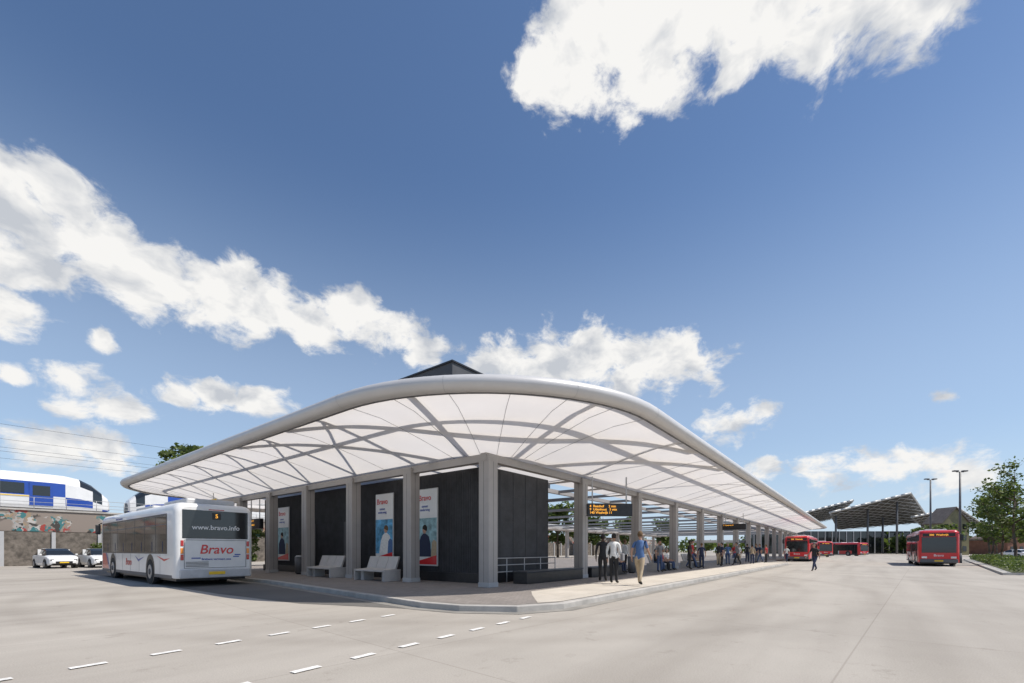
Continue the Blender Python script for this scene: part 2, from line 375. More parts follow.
for k in range(1,16): ribidx.add(nearest(6.1*k,0)); ribidx.add(nearest(6.1*k,VB))
for k in range(1,7): ribidx.add(nearest(0,3.85*k))
ribidx.add(4); ribidx.add(14)
for i in ribidx:
    pr=[(0.35,0.06),(1.2,0.16),(2.8,0.22),(4.2,0.22),(5.2,0.22),(6.2,0.22)]
    for (a,da),(b,db) in zip(pr,pr[1:]): flat_beam(V,F,P(ST[i],a,da),P(ST[i],b,db),0.16,0.12)
rl=sorted(i for i in ribidx)
for a,b in zip(rl,rl[1:]):
    if b-a<=5:
        q=[P(ST[a],4.2,0.22),P(ST[b],0.5,0.08)]
        m2=P(ST[(a+b)//2],2.2,0.2); flat_beam(V,F,q[0],m2,0.08,0.08); flat_beam(V,F,m2,q[1],0.08,0.08)
for (pa,pb,pc) in (((-3.8,9.5),(-1.2,-1.4),(13,-4.2)),((-3.8,5.5),(-2.0,-2.6),(8,-4.2))):
    last=None
    for t in range(25):
        t/=24; q=Vector(pa)*(1-t)**2+Vector(pb)*2*t*(1-t)+Vector(pc)*t*t
        cx,cy=U0+R,V0+R
        if q.x<cx and q.y<cy: s=R-(q-Vector((cx,cy))).length
        else: s=min(q.x-U0,q.y-V0)
        p=Vector((q.x,q.y,zs(max(0,s))+(0.2 if s>1 else 0.05+0.15*max(0,s))))
        if last: flat_beam(V,F,last,p,0.28,0.1)
        last=p
meshobj('roof_beams',V,F,M['steel'],can)
segs=[]
for i in range(0,n):
    if i%2==0 or i<19:
        for a,b in zip([0.1,1.2,2.0,2.8,3.5],[1.2,2.0,2.8,3.5,4.2]):
            if i<19 and i%3: continue
            segs.append((P(ST[i],a,-0.010),P(ST[i],b,-0.010),0.009))
tubes('membrane_seams',segs,M['lgrey'],can,n=5)
cols=[];caps=[]
hw=0.225
def col(u,v): 
    cols.append((u-hw,u+hw,v-hw,v+hw,0.146,4.42)); caps.append((u-hw-0.012,u+hw+0.012,v-hw-0.012,v+hw+0.012,0.147,0.30))
for k in range(0,15): col(6.1*k,0)
for k in range(1,7): col(0,3.85*k)
for k in range(0,15): col(6.1*k,VB)
boxes('columns',cols,M['alu'],can,bevel=0.03)
boxes('column_plinths',caps,M['steel'],can,bevel=0.01)
boxes('column_shadow_gaps',[(0.5*(a+b)-0.008,0.5*(a+b)+0.008,c-0.0015,d+0.0015,0.31,4.2) for a,b,c,d,_,_ in cols]+[(a-0.0015,b+0.0015,0.5*(c+d)-0.008,0.5*(c+d)+0.008,0.31,4.2) for a,b,c,d,_,_ in cols],M['grey'],can)
bm=[(-0.24,90,-0.12,0.12,4.22,4.47),(-0.12,0.12,0.121,VB-0.1,4.221,4.471),(0,90,VB-0.1,VB+0.14,4.22,4.47)]
bm+=[(5.4,90,3.0,3.2,4.3,4.5),(5.4,90,VB-3,VB-2.8,4.3,4.5)]
for k in range(1,30):
    if k*3.05>5.4: bm.append((k*3.05-0.06,k*3.05+0.06,0.121,2.999,4.34,4.48)); bm.append((k*3.05-0.06,k*3.05+0.06,VB-2.799,VB-0.101,4.34,4.48))
for k in range(2,15): bm.append((k*6.1-0.09,k*6.1+0.09,3.201,VB-3.001,4.31,4.49))
boxes('portal_beams',bm,M['alu'],can)
# ------------------------------------------------------------ kiosk building
kb=empty('station_kiosk_building')
boxes('walls',[(1.0,5.05,1.0,18.6,0.145,4.34)],M['dark'],kb)
fins=[]
v=1.1
while v<18.5: fins.append((0.982,0.999,v,v+0.035,0.5,4.3)); v+=0.09
boxes('cladding_ribs',fins,M['dark'],kb)
boxes('panel_joints',[(u,u+0.02,0.99,0.999,0.5,4.3) for u in (1.8,2.6,3.4,4.2)]+[(0.98,0.9815,v,v+0.02,0.5,4.3) for v in (2.2,5.0,8.6,11,14)]+[(1.0,5.05,0.991,0.9985,z,z+0.015) for z in (1.4,2.4,3.4)],M['black'],kb)
boxes('plinth',[(0.93,5.08,0.93,18.65,0.15,0.5)],M['black'],kb)
boxes('rooftop_plant_room',[(2.1,9.5,3.8,16,4.6,9.15)],M['dark2'],kb)
boxes('roof_coping',[(2.04,9.56,3.74,16.06,9.152,9.22)],M['black'],kb)
boxes('door_panels',[(0.94,0.964,9.0,10.0,0.5,2.7),(0.94,0.964,12.6,13.6,0.5,2.7)],M['dark2'],kb)
def poster(v0,v1,z0,z1,kind):
    e=empty('advertising_poster',(0.96,v0,z0)); w=v1-v0;h=z1-z0
    boxes('frame',[(-0.05,0,0,w,0,h)],M['lgrey'],e,bevel=0.008)
    boxes('board',[(-0.056,-0.051,0.03,w-0.03,0.03,h-0.03)],M['white'],e)
    boxes('photo_panel',[(-0.060,-0.0565,0.03,w-0.03,h*0.12,h*0.62)],M['post_blue'] if kind else M['post_teal'],e)
    def flat(nm,pts,x,m): meshobj(nm,[(x,p[0]*w,p[1]*h) for p in pts],[tuple(range(len(pts)))],m,e)
    dx=-0.12 if kind else 0.1
    flat('figure_body',[(0.2+dx,0.12),(0.84+dx*.5,0.12),(0.80+dx,0.30),(0.70+dx,0.385),(0.58+dx,0.42),(0.46+dx,0.42),(0.30+dx,0.38),(0.22+dx,0.28)],-0.0625,M['c_white'] if kind else M['c_navy'])
    flat('figure_head',[(0.52+dx+0.10*math.cos(t*math.pi/8),0.47+0.052*math.sin(t*math.pi/8)) for t in range(16)],-0.064,M['skin'])
    flat('figure_hair',[(0.50+dx+0.12*math.cos(t*math.pi/8),0.485+0.05*math.sin(t*math.pi/8)) for t in range(0,11)],-0.0655,M['hair2'] if kind else M['hair'])
    flat('second_figure',[(0.03,0.12),(0.3,0.12),(0.26,0.3),(0.16,0.34),(0.03,0.31)],-0.0635,M['c_tan'] if not kind else M['c_blue'])
    flat('red_band',[(0.03,0.02),(0.97,0.02),(0.97,0.06),(0.03,0.14)],-0.067,M['red'])
    text('headline','Bravo',w*0.26,(-0.066,w*0.6,h*0.88),(math.pi/2,0,-math.pi/2),M['red'],e)
    text('subline','samen\nonderweg',w*0.12,(-0.066,w*0.6,h*0.75),(math.pi/2,0,-math.pi/2),M['blue'],e)
poster(3.4,4.6,0.72,3.78,0); poster(6.15,7.4,0.85,3.8,1); poster(15.4,16.7,0.75,3.75,0)
def bench(u,v,rz,l=1.9):
    e=empty('platform_bench',(u,v,0.146),rz)
    prof2=[(0.0,0.95),(0.05,0.95),(0.22,0.48),(0.75,0.42),(0.75,0.36),(0.16,0.42),(-0.02,0.93)]
    V=[];F=[]
    for i in range(3):
        a=i*l/3+0.01-l/2;b=(i+1)*l/3-0.01-l/2
        s=len(V); m=len(prof2)
        V+= [(a,-p[0],p[1]) for p in prof2]+[(b,-p[0],p[1]) for p in prof2]
        F.append(tuple(s+i2 for i2 in range(m))); F.append(tuple(s+m+i2 for i2 in reversed(range(m))))
        F+=[(s+i2,s+m+i2,s+m+(i2+1)%m,s+(i2+1)%m) for i2 in range(m)]
    meshobj('seat_shell',V,F,M['benchw'],e,bevel=0.008)
    boxes('base',[(-l/2+0.15,-l/2+0.35,-0.6,-0.1,0,0.38),(l/2-0.35,l/2-0.15,-0.6,-0.1,0,0.38)],M['benchw'],e,bevel=0.01)
    boxes('side_panels',[(-l/2-0.04,-l/2,-0.78,0.0,0,0.45),(l/2,l/2+0.04,-0.78,0,0,0.45)],M['benchw'],e,bevel=0.01)
bench(0.1,5.6,-math.pi/2,1.9); bench(0.1,9.4,-math.pi/2,1.9)
for uu in (15.2,21.3,33.5): bench(uu,0.1,0,2.6)
e=empty('granite_bench_wall')
boxes('wall_body',[(1.7,5.7,-0.32,0.3,0.147,0.55),(6.5,10.2,-0.32,0.3,0.147,0.55)],M['black'],e,bevel=0.02)
boxes('wall_cap',[(1.68,5.72,-0.34,0.32,0.551,0.60),(6.48,10.22,-0.34,0.32,0.551,0.60)],M['dark2'],e,bevel=0.01)
e=empty('ramp_handrail')
sg=[]
for z in (0.55,0.8,1.05): sg.append(((0.75,0.75,z),(5.2,0.75,z+0.0),0.018))
for u in (0.75,1.9,3.0,4.1,5.2): sg.append(((u,0.75,0.146),(u,0.75,1.05),0.02))
tubes('rails',sg,M['steel'],e)
def bin_(u,v):
    e=empty('litter_bin',(u,v,0.146)); tubes('drum',[((0,0,0.05),(0,0,0.85),0.2,0.22)],M['grey'],e,16); tubes('lid',[((0,0,0.851),(0,0,0.93),0.23,0.14)],M['lgrey'],e,16)
    tubes('foot',[((0,0,0),(0,0,0.049),0.15)],M['black'],e,12)
bin_(11.3,-0.1); bin_(29.5,-0.2); bin_(0.1,12.6)
def board(u,v,z,w,h,lines,rz=0,name='departure_board'):
    e=empty(name,(u,v,z),rz)
    boxes('casing',[(-w/2,w/2,-0.12,0.12,-h/2,h/2)],M['black'],e,bevel=0.015)
    boxes('hangers',[(-w/2+0.2,-w/2+0.25,-0.02,0.02,h/2,4.4-z),(w/2-0.25,w/2-0.2,-0.02,0.02,h/2,4.4-z)],M['steel'],e)
    for i,t in enumerate(lines):
        y=h/2-0.12-(h-0.12)*i/len(lines)
        text('led_line',t,0.14,(-w/2+0.08,-0.125,y),(math.pi/2,0,0),M['led'],e,'LEFT')
board(*W(4.05,18.6),3.02,1.9,0.52,['4  Reeshof     2 min','9  Udenhout   5 min','140 Waalwijk 11'],rz=-math.pi/2+0.75)
board(0.6,18.9,2.9,1.6,0.6,['1 De Blaak  3','3 Wandelbos 6'],rz=-math.pi/2)
board(30,-1.2,3.3,1.8,0.5,['2  Centrum 4'],rz=-math.pi/2)
def flag(u,v,z,t):
    e=empty('platform_number_sign',(u,v,z),-math.pi/2)
    boxes('plate',[(-0.4,0.4,-0.03,0.03,-0.45,0.45)],M['yellow'],e,bevel=0.01); text('letter',t,0.6,(0,-0.034,0),(math.pi/2,0,0),M['black'],e)
    boxes('hanger',[(-0.03,0.03,-0.015,0.015,0.45,0.95)],M['steel'],e)
flag(-0.9,21,3.95,'D')
# ------------------------------------------------------------ buses
def rr_profile(W_,z0,z1,rt_,rb,inset=0):
    hw=W_/2-inset; pts=[]
    z1-=inset
    for cx,cz,r,a0 in ((hw-rb,z0+rb,rb,-90),(hw-rt_,z1-rt_,rt_,0),(-hw+rt_,z1-rt_,rt_,90),(-hw+rb,z0+rb,rb,180)):
        for k in range(6):
            a=math.radians(a0+90*k/5); pts.append((cx+r*math.cos(a),cz+r*math.sin(a)))
    return pts
def bus(loc,rz,style,Lb=12.0):
    e=empty('city_bus',(loc[0],loc[1],0),rz); Wb=2.55;H=3.0;z0=0.30
    main={'white':M['white'],'red':M['red']}[style]
    secs=[(0,0.16),(0.03,0.08),(0.12,0.03),(0.3,0.0),(Lb-0.55,0.0),(Lb-0.25,0.03),(Lb-0.08,0.09),(Lb,0.2)]
    V=[];F=[];m=24
    for x,i in secs:
        for y,z in rr_profile(Wb,z0,H,0.3,0.06,i): V.append((x,y,z))
    for s in range(len(secs)-1):
        for k in range(m):
            a=s*m+k;b=s*m+(k+1)%m; F.append((a,b,b+m,a+m))
    F.append(tuple(reversed(range(m)))); F.append(tuple((len(secs)-1)*m+k for k in range(m)))
    o=meshobj('body_shell',V,F,main,e,smooth=True)
    for p in o.data.polygons:
        if len(p.vertices)>4:p.use_smooth=False
    h=Wb/2
    boxes('roof_pods',[(0.5,3.2,-0.8,0.8,H-0.02,H+0.2),(4.6,7.2,-0.85,0.85,H-0.02,H+0.17),(8.6,10.0,-0.7,0.7,H-0.02,H+0.14)],M['lgrey'] if style=='white' else M['white'],e,bevel=0.06)
    gl=[]
    xs=[0.9,2.25,3.75,5.25,6.75,8.25,9.75,11.3]
    for a,b in zip(xs,xs[1:]): gl.append((a+0.03,b-0.03))
    boxes('side_windows',[(a,b,h-0.01,h+0.006,1.22,2.55) for a,b in gl]+[(a,b,-h-0.006,-h+0.01,1.22,2.55) for a,b in gl],M['glass'],e,bevel=0.004)
    boxes('window_surround',[(0.85,11.4,h-0.02,h+0.002,1.17,2.62),(0.85,11.4,-h-0.002,-h+0.02,1.17,2.62)],M['black'],e)
    boxes('interior_seat_backs',[(a+0.4,a+0.5,h+0.0065,h+0.008,1.24,1.62) for a,b in gl],M['c_navy'],e)
    boxes('window_vent_rails',[(a+0.02,b-0.02,h+0.0065,h+0.010,2.22,2.25) for a,b in gl],M['grey'],e)
    boxes('skirt_trim',[(0.3,Lb-0.55,h-0.02,h+0.004,0.30,0.42),(0.3,Lb-0.55,-h-0.004,-h+0.02,0.30,0.42)],M['grey'],e)
    boxes('side_panel_joints',[(x,x+0.012,h-0.01,h+0.003,0.43,1.15) for x in (1.7,4.6,6.0,7.4,8.7,10.9)]+[(x,x+0.012,-h-0.003,-h+0.01,0.43,1.15) for x in (1.7,4.6,7.4,8.7)],M['grey'],e)
    boxes('doors',[(10.2,11.4,-h-0.012,-h+0.01,0.4,2.6),(5.4,6.7,-h-0.012,-h+0.01,0.4,2.6)],M['glass'],e,bevel=0.01)
    boxes('door_frames',[(xx,xx+0.05,-h-0.02,-h,0.38,2.62) for xx in (10.15,10.78,11.4,5.35,6.03,6.7)],M['black'],e)
    ar=[];ty=[];ri=[];hb=[]
    for x in (3.0,9.2):
        for s in (1,-1):
            ar.append(((x,s*(h-0.3),0.56),(x,s*(h+0.004),0.56),0.60)); ty.append(((x,s*(h-0.28),0.48),(x,s*(h+0.012),0.48),0.48))
            ri.append(((x,s*(h+0.0),0.48),(x,s*(h+0.02),0.48),0.29,0.26)); hb.append(((x,s*(h+0.02),0.48),(x,s*(h+0.05),0.48),0.12,0.09))
    tubes('wheel_arches',ar,M['black'],e,24); tubes('tyres',ty,M['tyre'],e,28); tubes('rims',ri,M['rim'],e,20); tubes('hubs',hb,M['grey'],e,12)
    boxes('underbody',[(0.4,Lb-0.6,-h+0.15,h-0.15,0.2,0.32)],M['black'],e)
    boxes('rear_window',[(-0.012,0.02,-1.06,1.06,1.72,2.74)],M['glass'],e,bevel=0.03)
    boxes('rear_bumper',[(-0.07,0.05,-1.14,1.14,0.30,0.62)],M['lgrey'] if style=='white' else M['grey'],e,bevel=0.04)
    boxes('engine_hatch_joint',[(-0.006,0,-1.0,1.0,1.66,1.675),(-0.006,0,-1.0,1.0,0.66,0.675),(-0.006,0,-1.0,-0.985,0.676,1.659),(-0.006,0,0.985,1.0,0.676,1.659)],M['grey'],e)
    boxes('tail_lamps',[(-0.02,0.02,s*1.06-0.045,s*1.06+0.045,za,za+0.2) for s in(-1,1) for za in (0.95,1.45)],M['lampred'],e,bevel=0.01)
    boxes('indicators',[(-0.02,0.02,s*1.06-0.045,s*1.06+0.045,1.18,1.38) for s in(-1,1)],M['lampor'],e,bevel=0.01)
    boxes('number_plate',[(-0.085,-0.06,-0.26,0.26,0.42,0.53)],M['yellow'],e)
    boxes('air_grille',[(-0.012,0,0.25,0.95,0.72+i*0.05,0.74+i*0.05) for i in range(4)],M['grey'],e)
    boxes('high_brake_lamp',[(-0.01,0.03,-0.25,0.25,2.76,2.79)],M['lampred'],e)
    ry=(math.pi/2,0,-math.pi/2)
    if style=='white':
        boxes('rear_destination',[(-0.02,-0.012,-0.14,0.14,2.42,2.66)],M['black'],e); text('route_number','5',0.2,(-0.024,0,2.54),ry,M['led'],e)
        text('rear_web_text','www.bravo.info',0.24,(-0.016,0,2.12),ry,M['white'],e)
        text('rear_logo','Bravo',0.46,(-0.010,0,1.32),ry,M['red'],e,shear=0.2)
        boxes('logo_flash',[(-0.008,0,-0.75,-0.55,1.05,1.09),(-0.008,0,-0.80,-0.6,1.12,1.16),(-0.008,0,0.5,0.78,1.0,1.04)],M['blue'],e)
        text('rear_subtext','Brabant vervoert ons',0.11,(-0.010,0,0.98),ry,M['blue'],e)
        text('side_logo','Bravo',0.42,(6.3,h+0.006,0.8),(math.pi/2,0,math.pi),M['red'],e,shear=0.2)
        text('side_fleet','Brabant vervoert ons',0.14,(8.0,h+0.003,2.70),(math.pi/2,0,math.pi),M['blue'],e)
        meshobj('side_swoosh',[(10.0,h+0.005,0.43),(11.4,h+0.005,0.43),(11.4,h+0.005,1.16),(10.7,h+0.005,1.16)],[(0,3,2,1)],M['red'],e)
        meshobj('side_swoosh_blue',[(9.75,h+0.0052,0.45),(9.98,h+0.0052,0.43),(10.68,h+0.0052,1.16),(10.5,h+0.0052,1.16)],[(0,3,2,1)],M['blue'],e)
        meshobj('side_ribbon',[(0.5,h+0.0046,1.02),(1.2,h+0.0046,0.90),(2.2,h+0.0046,1.11),(1.2,h+0.0046,0.98)],[(0,3,2,1)],M['red'],e)
        meshobj('side_ribbon_blue',[(3.8,h+0.0046,1.05),(4.7,h+0.0046,0.84),(5.3,h+0.0046,1.10),(4.7,h+0.0046,0.94)],[(0,3,2,1)],M['blue'],e)
    X=Lb
    boxes('windscreen',[(X-0.02,X+0.012,-1.05,1.05,1.12,2.42)],M['glass'],e,bevel=0.03)
    boxes('destination_display',[(X-0.02,X+0.010,-0.98,0.98,2.46,2.74)],M['black'],e,bevel=0.02)
    text('destination_text','300  Waalwijk',0.2,(X+0.014,0,2.6),(math.pi/2,0,math.pi/2),M['led'],e)
    boxes('front_bumper',[(X-0.05,X+0.06,-1.15,1.15,0.30,0.60)],M['grey'],e,bevel=0.04)
    boxes('headlamps',[(X-0.02,X+0.03,s*0.88-0.17,s*0.88+0.17,0.66,0.82) for s in(-1,1)],M['lampw'],e,bevel=0.03)
    boxes('front_plate',[(X+0.06,X+0.07,-0.26,0.26,0.4,0.51)],M['yellow'],e)
    boxes('wipers',[(X+0.013,X+0.03,-0.7,-0.05,1.16,1.18),(X+0.013,X+0.03,0.05,0.7,1.16,1.18)],M['black'],e)
    tubes('mirror_arms',[((X-0.15,s*1.1,2.75),(X+0.25,s*1.3,2.6),0.025) for s in(-1,1)],M['black'],e)
    boxes('mirrors',[(X+0.2,X+0.3,s*1.32-0.1,s*1.32+0.1,2.1,2.6) for s in(-1,1)],M['black'],e,bevel=0.03)
    text('front_logo','Bravo',0.26,(X+0.004,0,0.9),(math.pi/2,0,math.pi/2),M['white'] if style=='red' else M['red'],e)
    if style=='red':
        boxes('white_side_band',[(1.2,7.0,h-0.02,h+0.003,0.43,1.16),(1.2,7.0,-h-0.003,-h+0.02,0.43,1.16)],M['white'],e)
        text('side_logo','Bravo',0.5,(4,h+0.006,0.8),(math.pi/2,0,math.pi),M['red'],e); text('side_logo','Bravo',0.5,(4,-h-0.006,0.8),(math.pi/2,0,0),M['red'],e)
    return e
b_=bus((-4.52,9.7),math.pi/2,'white',12.0); b_.scale=(1,1.03,1.03)
def busfront(X,D,rz,style='red'):
    u,v=W(X,D); bus((u-12*math.cos(rz),v-12*math.sin(rz)),rz,style)
busfront(35.2,36.8,math.pi,)
busfront(33.2,52,math.pi)
busfront(60.5,86,math.radians(200))
busfront(79,100,math.radians(230))
# ------------------------------------------------------------ cars
def car(loc,rz,paint,name='parked_car'):
    e=empty(name,(loc[0],loc[1],0),rz)
    S=[(-2.1,0.45,0.72,0.74,0.68,0.62),(-2.05,0.30,0.88,0.92,0.80,0.72),(-1.75,0.25,0.95,1.02,0.86,0.72),(-1.35,0.22,0.97,1.38,0.88,0.62),(-0.7,0.2,0.96,1.47,0.88,0.62),(0.2,0.2,0.94,1.46,0.88,0.62),
       (0.7,0.2,0.93,1.30,0.88,0.64),(1.25,0.2,0.92,0.97,0.87,0.74),(1.75,0.22,0.84,0.87,0.84,0.72),(2.05,0.28,0.68,0.71,0.76,0.66),(2.14,0.38,0.55,0.57,0.62,0.55)]
    V=[];F=[];fm=[]
    for x,zb,zl,zt,hw_,ht in S:
        V+=[(x,-hw_*0.93,zb),(x,-hw_,zb+0.25*(zl-zb)),(x,-hw_,zl-0.06),(x,-hw_*0.97,zl),(x,-ht,zt-0.02),(x,-ht*0.8,zt),(x,ht*0.8,zt),(x,ht,zt-0.02),(x,hw_*0.97,zl),(x,hw_,zl-0.06),(x,hw_,zb+0.25*(zl-zb)),(x,hw_*0.93,zb)]
    m=12
    for s in range(len(S)-1):
        for k in range(m):
            a=s*m+k;b=s*m+(k+1)%m; F.append((a,a+m,b+m,b))
            g=0
            if k in(3,7) and 2<=s<=6: g=1
            if k in(4,5,6) and s in (2,5,6): g=1
            if k==11: g=2
            fm.append(g)
    F.append(tuple(range(m))); fm.append(0); F.append(tuple((len(S)-1)*m+k for k in reversed(range(m)))); fm.append(0)
    meshobj('body',V,F,[paint,M['glass'],M['black']],e,fm,bevel=0.015)
    boxes('pillars',[(x-0.03,x+0.03,s*0.78-0.09,s*0.78+0.09,0.96,1.40) for x in(-0.35,) for s in(-1,1)],paint,e)
    ar=[];ty=[];ri=[]
    for x in(-1.3,1.35):
        for s in(-1,1):
            ar.append(((x,s*0.6,0.34),(x,s*0.884,0.34),0.37)); ty.append(((x,s*0.66,0.31),(x,s*0.90,0.31),0.31)); ri.append(((x,s*0.89,0.31),(x,s*0.91,0.31),0.2,0.18))
    tubes('arches',ar,M['black'],e,20); tubes('tyres',ty,M['tyre'],e,20); tubes('rims',ri,M['rim'],e,14)
    boxes('lamps',[(2.0,2.11,s*0.6-0.12,s*0.6+0.12,0.56,0.68) for s in(-1,1)],M['grey'],e,bevel=0.02)
    boxes('tail_lamps',[(-2.11,-1.98,s*0.66-0.1,s*0.66+0.1,0.70,0.84) for s in(-1,1)],M['lampred'],e,bevel=0.02)
    boxes('grille',[(2.09,2.15,-0.45,0.45,0.36,0.52)],M['black'],e); boxes('plate',[(2.15,2.165,-0.25,0.25,0.40,0.48),(-2.12,-2.10,-0.25,0.25,0.5,0.6)],M['yellow'],e)
    boxes('mirrors',[(0.75,0.87,s*0.97-0.07,s*0.97+0.07,0.95,1.07) for s in(-1,1)],paint,e,bevel=0.02)
carp=[M['white'],M['white'],M['grey'],M['lgrey'],M['blue'],M['c_black'],M['red']]
fwa=math.atan2(0.6155,0.7882)
car(W(-34.6,33.8),math.radians(-84),M['white']); car(W(-32.6,35.2),math.radians(-86),M['white']); 
for i in range(9):
    car(W(88+i*5.5,78+i*1.0),fwa+random.uniform(-0.1,0.1)+(math.pi if i%2 else 0),random.choice(carp))
# ------------------------------------------------------------ trains
M['ballast']=mat('ballast',(0.18,0.155,0.13),0.95,0,0.3,5,0.5)
def train(u0,u1,v,nose_end):
    e=empty('commuter_train',(0,v,4.75))
    hw_=1.42; sgn=1 if nose_end=='hi' else -1
    tip=u1 if sgn==1 else u0; back=u0 if sgn==1 else u1
    secs=[(back,0,1,1),(tip-sgn*4.2,0,1,1),(tip-sgn*3.2,0,0.99,0.99),(tip-sgn*2.2,0,0.93,0.96),(tip-sgn*1.3,0,0.78,0.90),(tip-sgn*0.6,0,0.58,0.80),(tip-sgn*0.15,0.03,0.42,0.68),(tip,0.15,0.28,0.55)]
    V=[];F=[];fm=[]
    for x,zo,zk,wk in secs:
        pts=[(-1.0,0.35),(-1.04,0.7),(-1.04,1.50),(-1.0,2.75),(-0.86,3.3),(-0.5,3.58),(0.5,3.58),(0.86,3.3),(1.0,2.75),(1.04,1.50),(1.04,0.7),(1.0,0.35)]
        for y,z in pts: V.append((x,y*hw_*wk,0.35+zo+(z-0.35)*zk))
    m=12
    for s in range(len(secs)-1):
        for k in range(m):
            a=s*m+k;b=s*m+(k+1)%m; F.append((a,b,b+m,a+m))
            g=0
            if k in(2,8) and s<=1: g=1
            if k in(1,9) and s in(2,3): g=1
            if s in(3,4) and k in(3,4,5,6,7): g=2
            if s==4 and k in(2,8): g=2
            if s>=5 and k in (0,10): g=1
            if k==11: g=3
            fm.append(g)
    F.append(tuple(range(m)));fm.append(0);F.append(tuple((len(secs)-1)*m+k for k in range(m)));fm.append(3)
    meshobj('car_bodies',V,F,[M['white'],M['blue'],M['glass'],M['grey']],e,fm,smooth=False,bevel=0.04)
    w=[];dr=[];x=min(back,tip-sgn*4.2)+0.8; xe=max(back,tip-sgn*4.2)-1.2
    k=0
    while x<xe:
        if k%4==2: dr.append((x,x+1.5,-hw_*1.05-0.012,-hw_*1.0,0.6,2.7))
        else: w.append((x-0.15,x+1.65,-hw_*1.05-0.012,-hw_*1.0,1.62,2.55))
        x+=1.95; k+=1
    boxes('windows',w,M['glass'],e,bevel=0.01); boxes('doors',dr,M['blue'],e)
    boxes('door_windows',[(a+0.2,b-0.2,c-0.006,d,1.5,2.4) for a,b,c,d,z0,z1 in dr],M['glass'],e)
    boxes('yellow_stripe',[(min(back,tip-sgn*5),max(back,tip-sgn*5),-hw_*1.045-0.006,-hw_,1.38,1.46)],M['yellow'],e)
    bx=[]; x=min(back,tip)+3
    while x<max(back,tip)-2: bx.append((x,x+2.4,-1.1,1.1,-0.05,0.6)); x+=8
    boxes('bogies',bx,M['black'],e); boxes('roof_gear',[(min(u0,u1)+6+i*7,min(u0,u1)+9.5+i*7,-0.6,0.6,3.55,3.85) for i in range(4)],M['lgrey'],e,bevel=0.04)
train(-42,-0.6,50.3,'hi'); train(0.8,44,50.3,'lo')
def graffiti():
    m=bpy.data.materials.new('graffiti_concrete'); m.use_nodes=True; nt=m.node_tree; b=nt.nodes['Principled BSDF']; n=nt.nodes;l=nt.links
    b.inputs['Roughness'].default_value=0.8
    tc=n.new('ShaderNodeTexCoord'); mp=n.new('ShaderNodeMapping'); mp.inputs['Scale'].default_value=(1.0,1,1.0); l.new(tc.outputs['Object'],mp.inputs['Vector'])
    wn=n.new('ShaderNodeTexNoise'); wn.inputs['Scale'].default_value=1.6; wn.inputs['Detail'].default_value=4; l.new(mp.outputs[0],wn.inputs['Vector'])
    vo=n.new('ShaderNodeTexVoronoi'); vo.inputs['Scale'].default_value=3.0; ad=n.new('ShaderNodeVectorMath'); ad.operation='MULTIPLY_ADD'; l.new(wn.outputs['Color'],ad.inputs[0]); ad.inputs[1].default_value=(1.6,1.6,1.6); l.new(mp.outputs[0],ad.inputs[2]); l.new(ad.outputs[0],vo.inputs['Vector'])
    r=n.new('ShaderNodeValToRGB'); r.color_ramp.interpolation='CONSTANT'
    cs=[(0.26,0.22,0.18),(0.30,0.05,0.04),(0.04,0.16,0.17),(0.45,0.43,0.40),(0.05,0.045,0.04),(0.24,0.20,0.17),(0.30,0.22,0.14),(0.34,0.32,0.30)]
    for i,c in enumerate(cs):
        el=r.color_ramp.elements[i] if i<2 else r.color_ramp.elements.new(i/len(cs)); el.position=i/len(cs); el.color=(*c,1)
    sp=n.new('ShaderNodeSeparateColor'); l.new(vo.outputs['Color'],sp.inputs[0]); l.new(sp.outputs[0],r.inputs['Fac'])
    big=n.new('ShaderNodeTexNoise'); big.inputs['Scale'].default_value=0.5; l.new(tc.outputs['Object'],big.inputs['Vector'])
    mr=n.new('ShaderNodeMapRange'); l.new(big.outputs['Fac'],mr.inputs['Value']); mr.inputs['From Min'].default_value=0.44; mr.inputs['From Max'].default_value=0.48
    mx=n.new('ShaderNodeMix'); mx.data_type='RGBA'; l.new(mr.outputs[0],mx.inputs[0]); mx.inputs[6].default_value=(0.24,0.20,0.17,1); l.new(r.outputs[0],mx.inputs[7]); l.new(mx.outputs[2],b.inputs['Base Color'])
    return m
em=empty('railway_viaduct')
boxes('deck',[(-70,150,46.9,60,0,4.7)],M['ballast'],em)
boxes('graffiti_wall',[(-70,150,46.6,46.89,2.95,4.75)],graffiti(),em)
boxes('coping',[(-70,150,46.5,46.92,4.752,4.9)],M['kerb'],em)
boxes('lower_wall',[(-70,150,46.2,46.89,0,2.9)],mat('gabion_wall',(0.14,0.12,0.10),0.95,0,0.5,3,0.6,8),em)
boxes('wall_piers',[(x,x+0.25,46.05,46.199,0,2.9) for x in range(-68,150,3)],M['steel'],em)
boxes('rails',[(-70,150,v,v+0.07,4.705,4.85) for v in (49.6,51.0,54.6,56.0)],M['steel'],em)
sg=[]
for z in (5.2,5.5,5.9): sg.append(((-70,46.7,z),(150,46.7,z),0.02))
for x in range(-70,150,2): sg.append(((x,46.7,4.9),(x,46.7,5.9),0.025))
tubes('railing',sg,M['steel'],em,n=5)
def mast(u):
    e=empty('catenary_mast',(u,47.6,4.75)); tubes('pole',[((0,0,0),(0,0,7.2),0.13,0.1)],M['steel'],e); 
    tubes('bracket',[((0,0,6.5),(0,9.5,6.5),0.06),((0,0,5.4),(0,9.5,6.4),0.03),((0,3,6.4),(0,3,5.4),0.03),((0,7.6,6.4),(0,7.6,5.4),0.03)],M['steel'],e)
for u in (-36,-8,20,48,76,104): mast(u)
e=empty('overhead_wires')
tubes('wires',[((-70,v,z),(150,v,z),0.011) for v,z in((50.6,10.15),(50.6,11.25),(55.2,10.15),(55.2,11.2),(47.6,12.0))],M['black'],e,n=4)
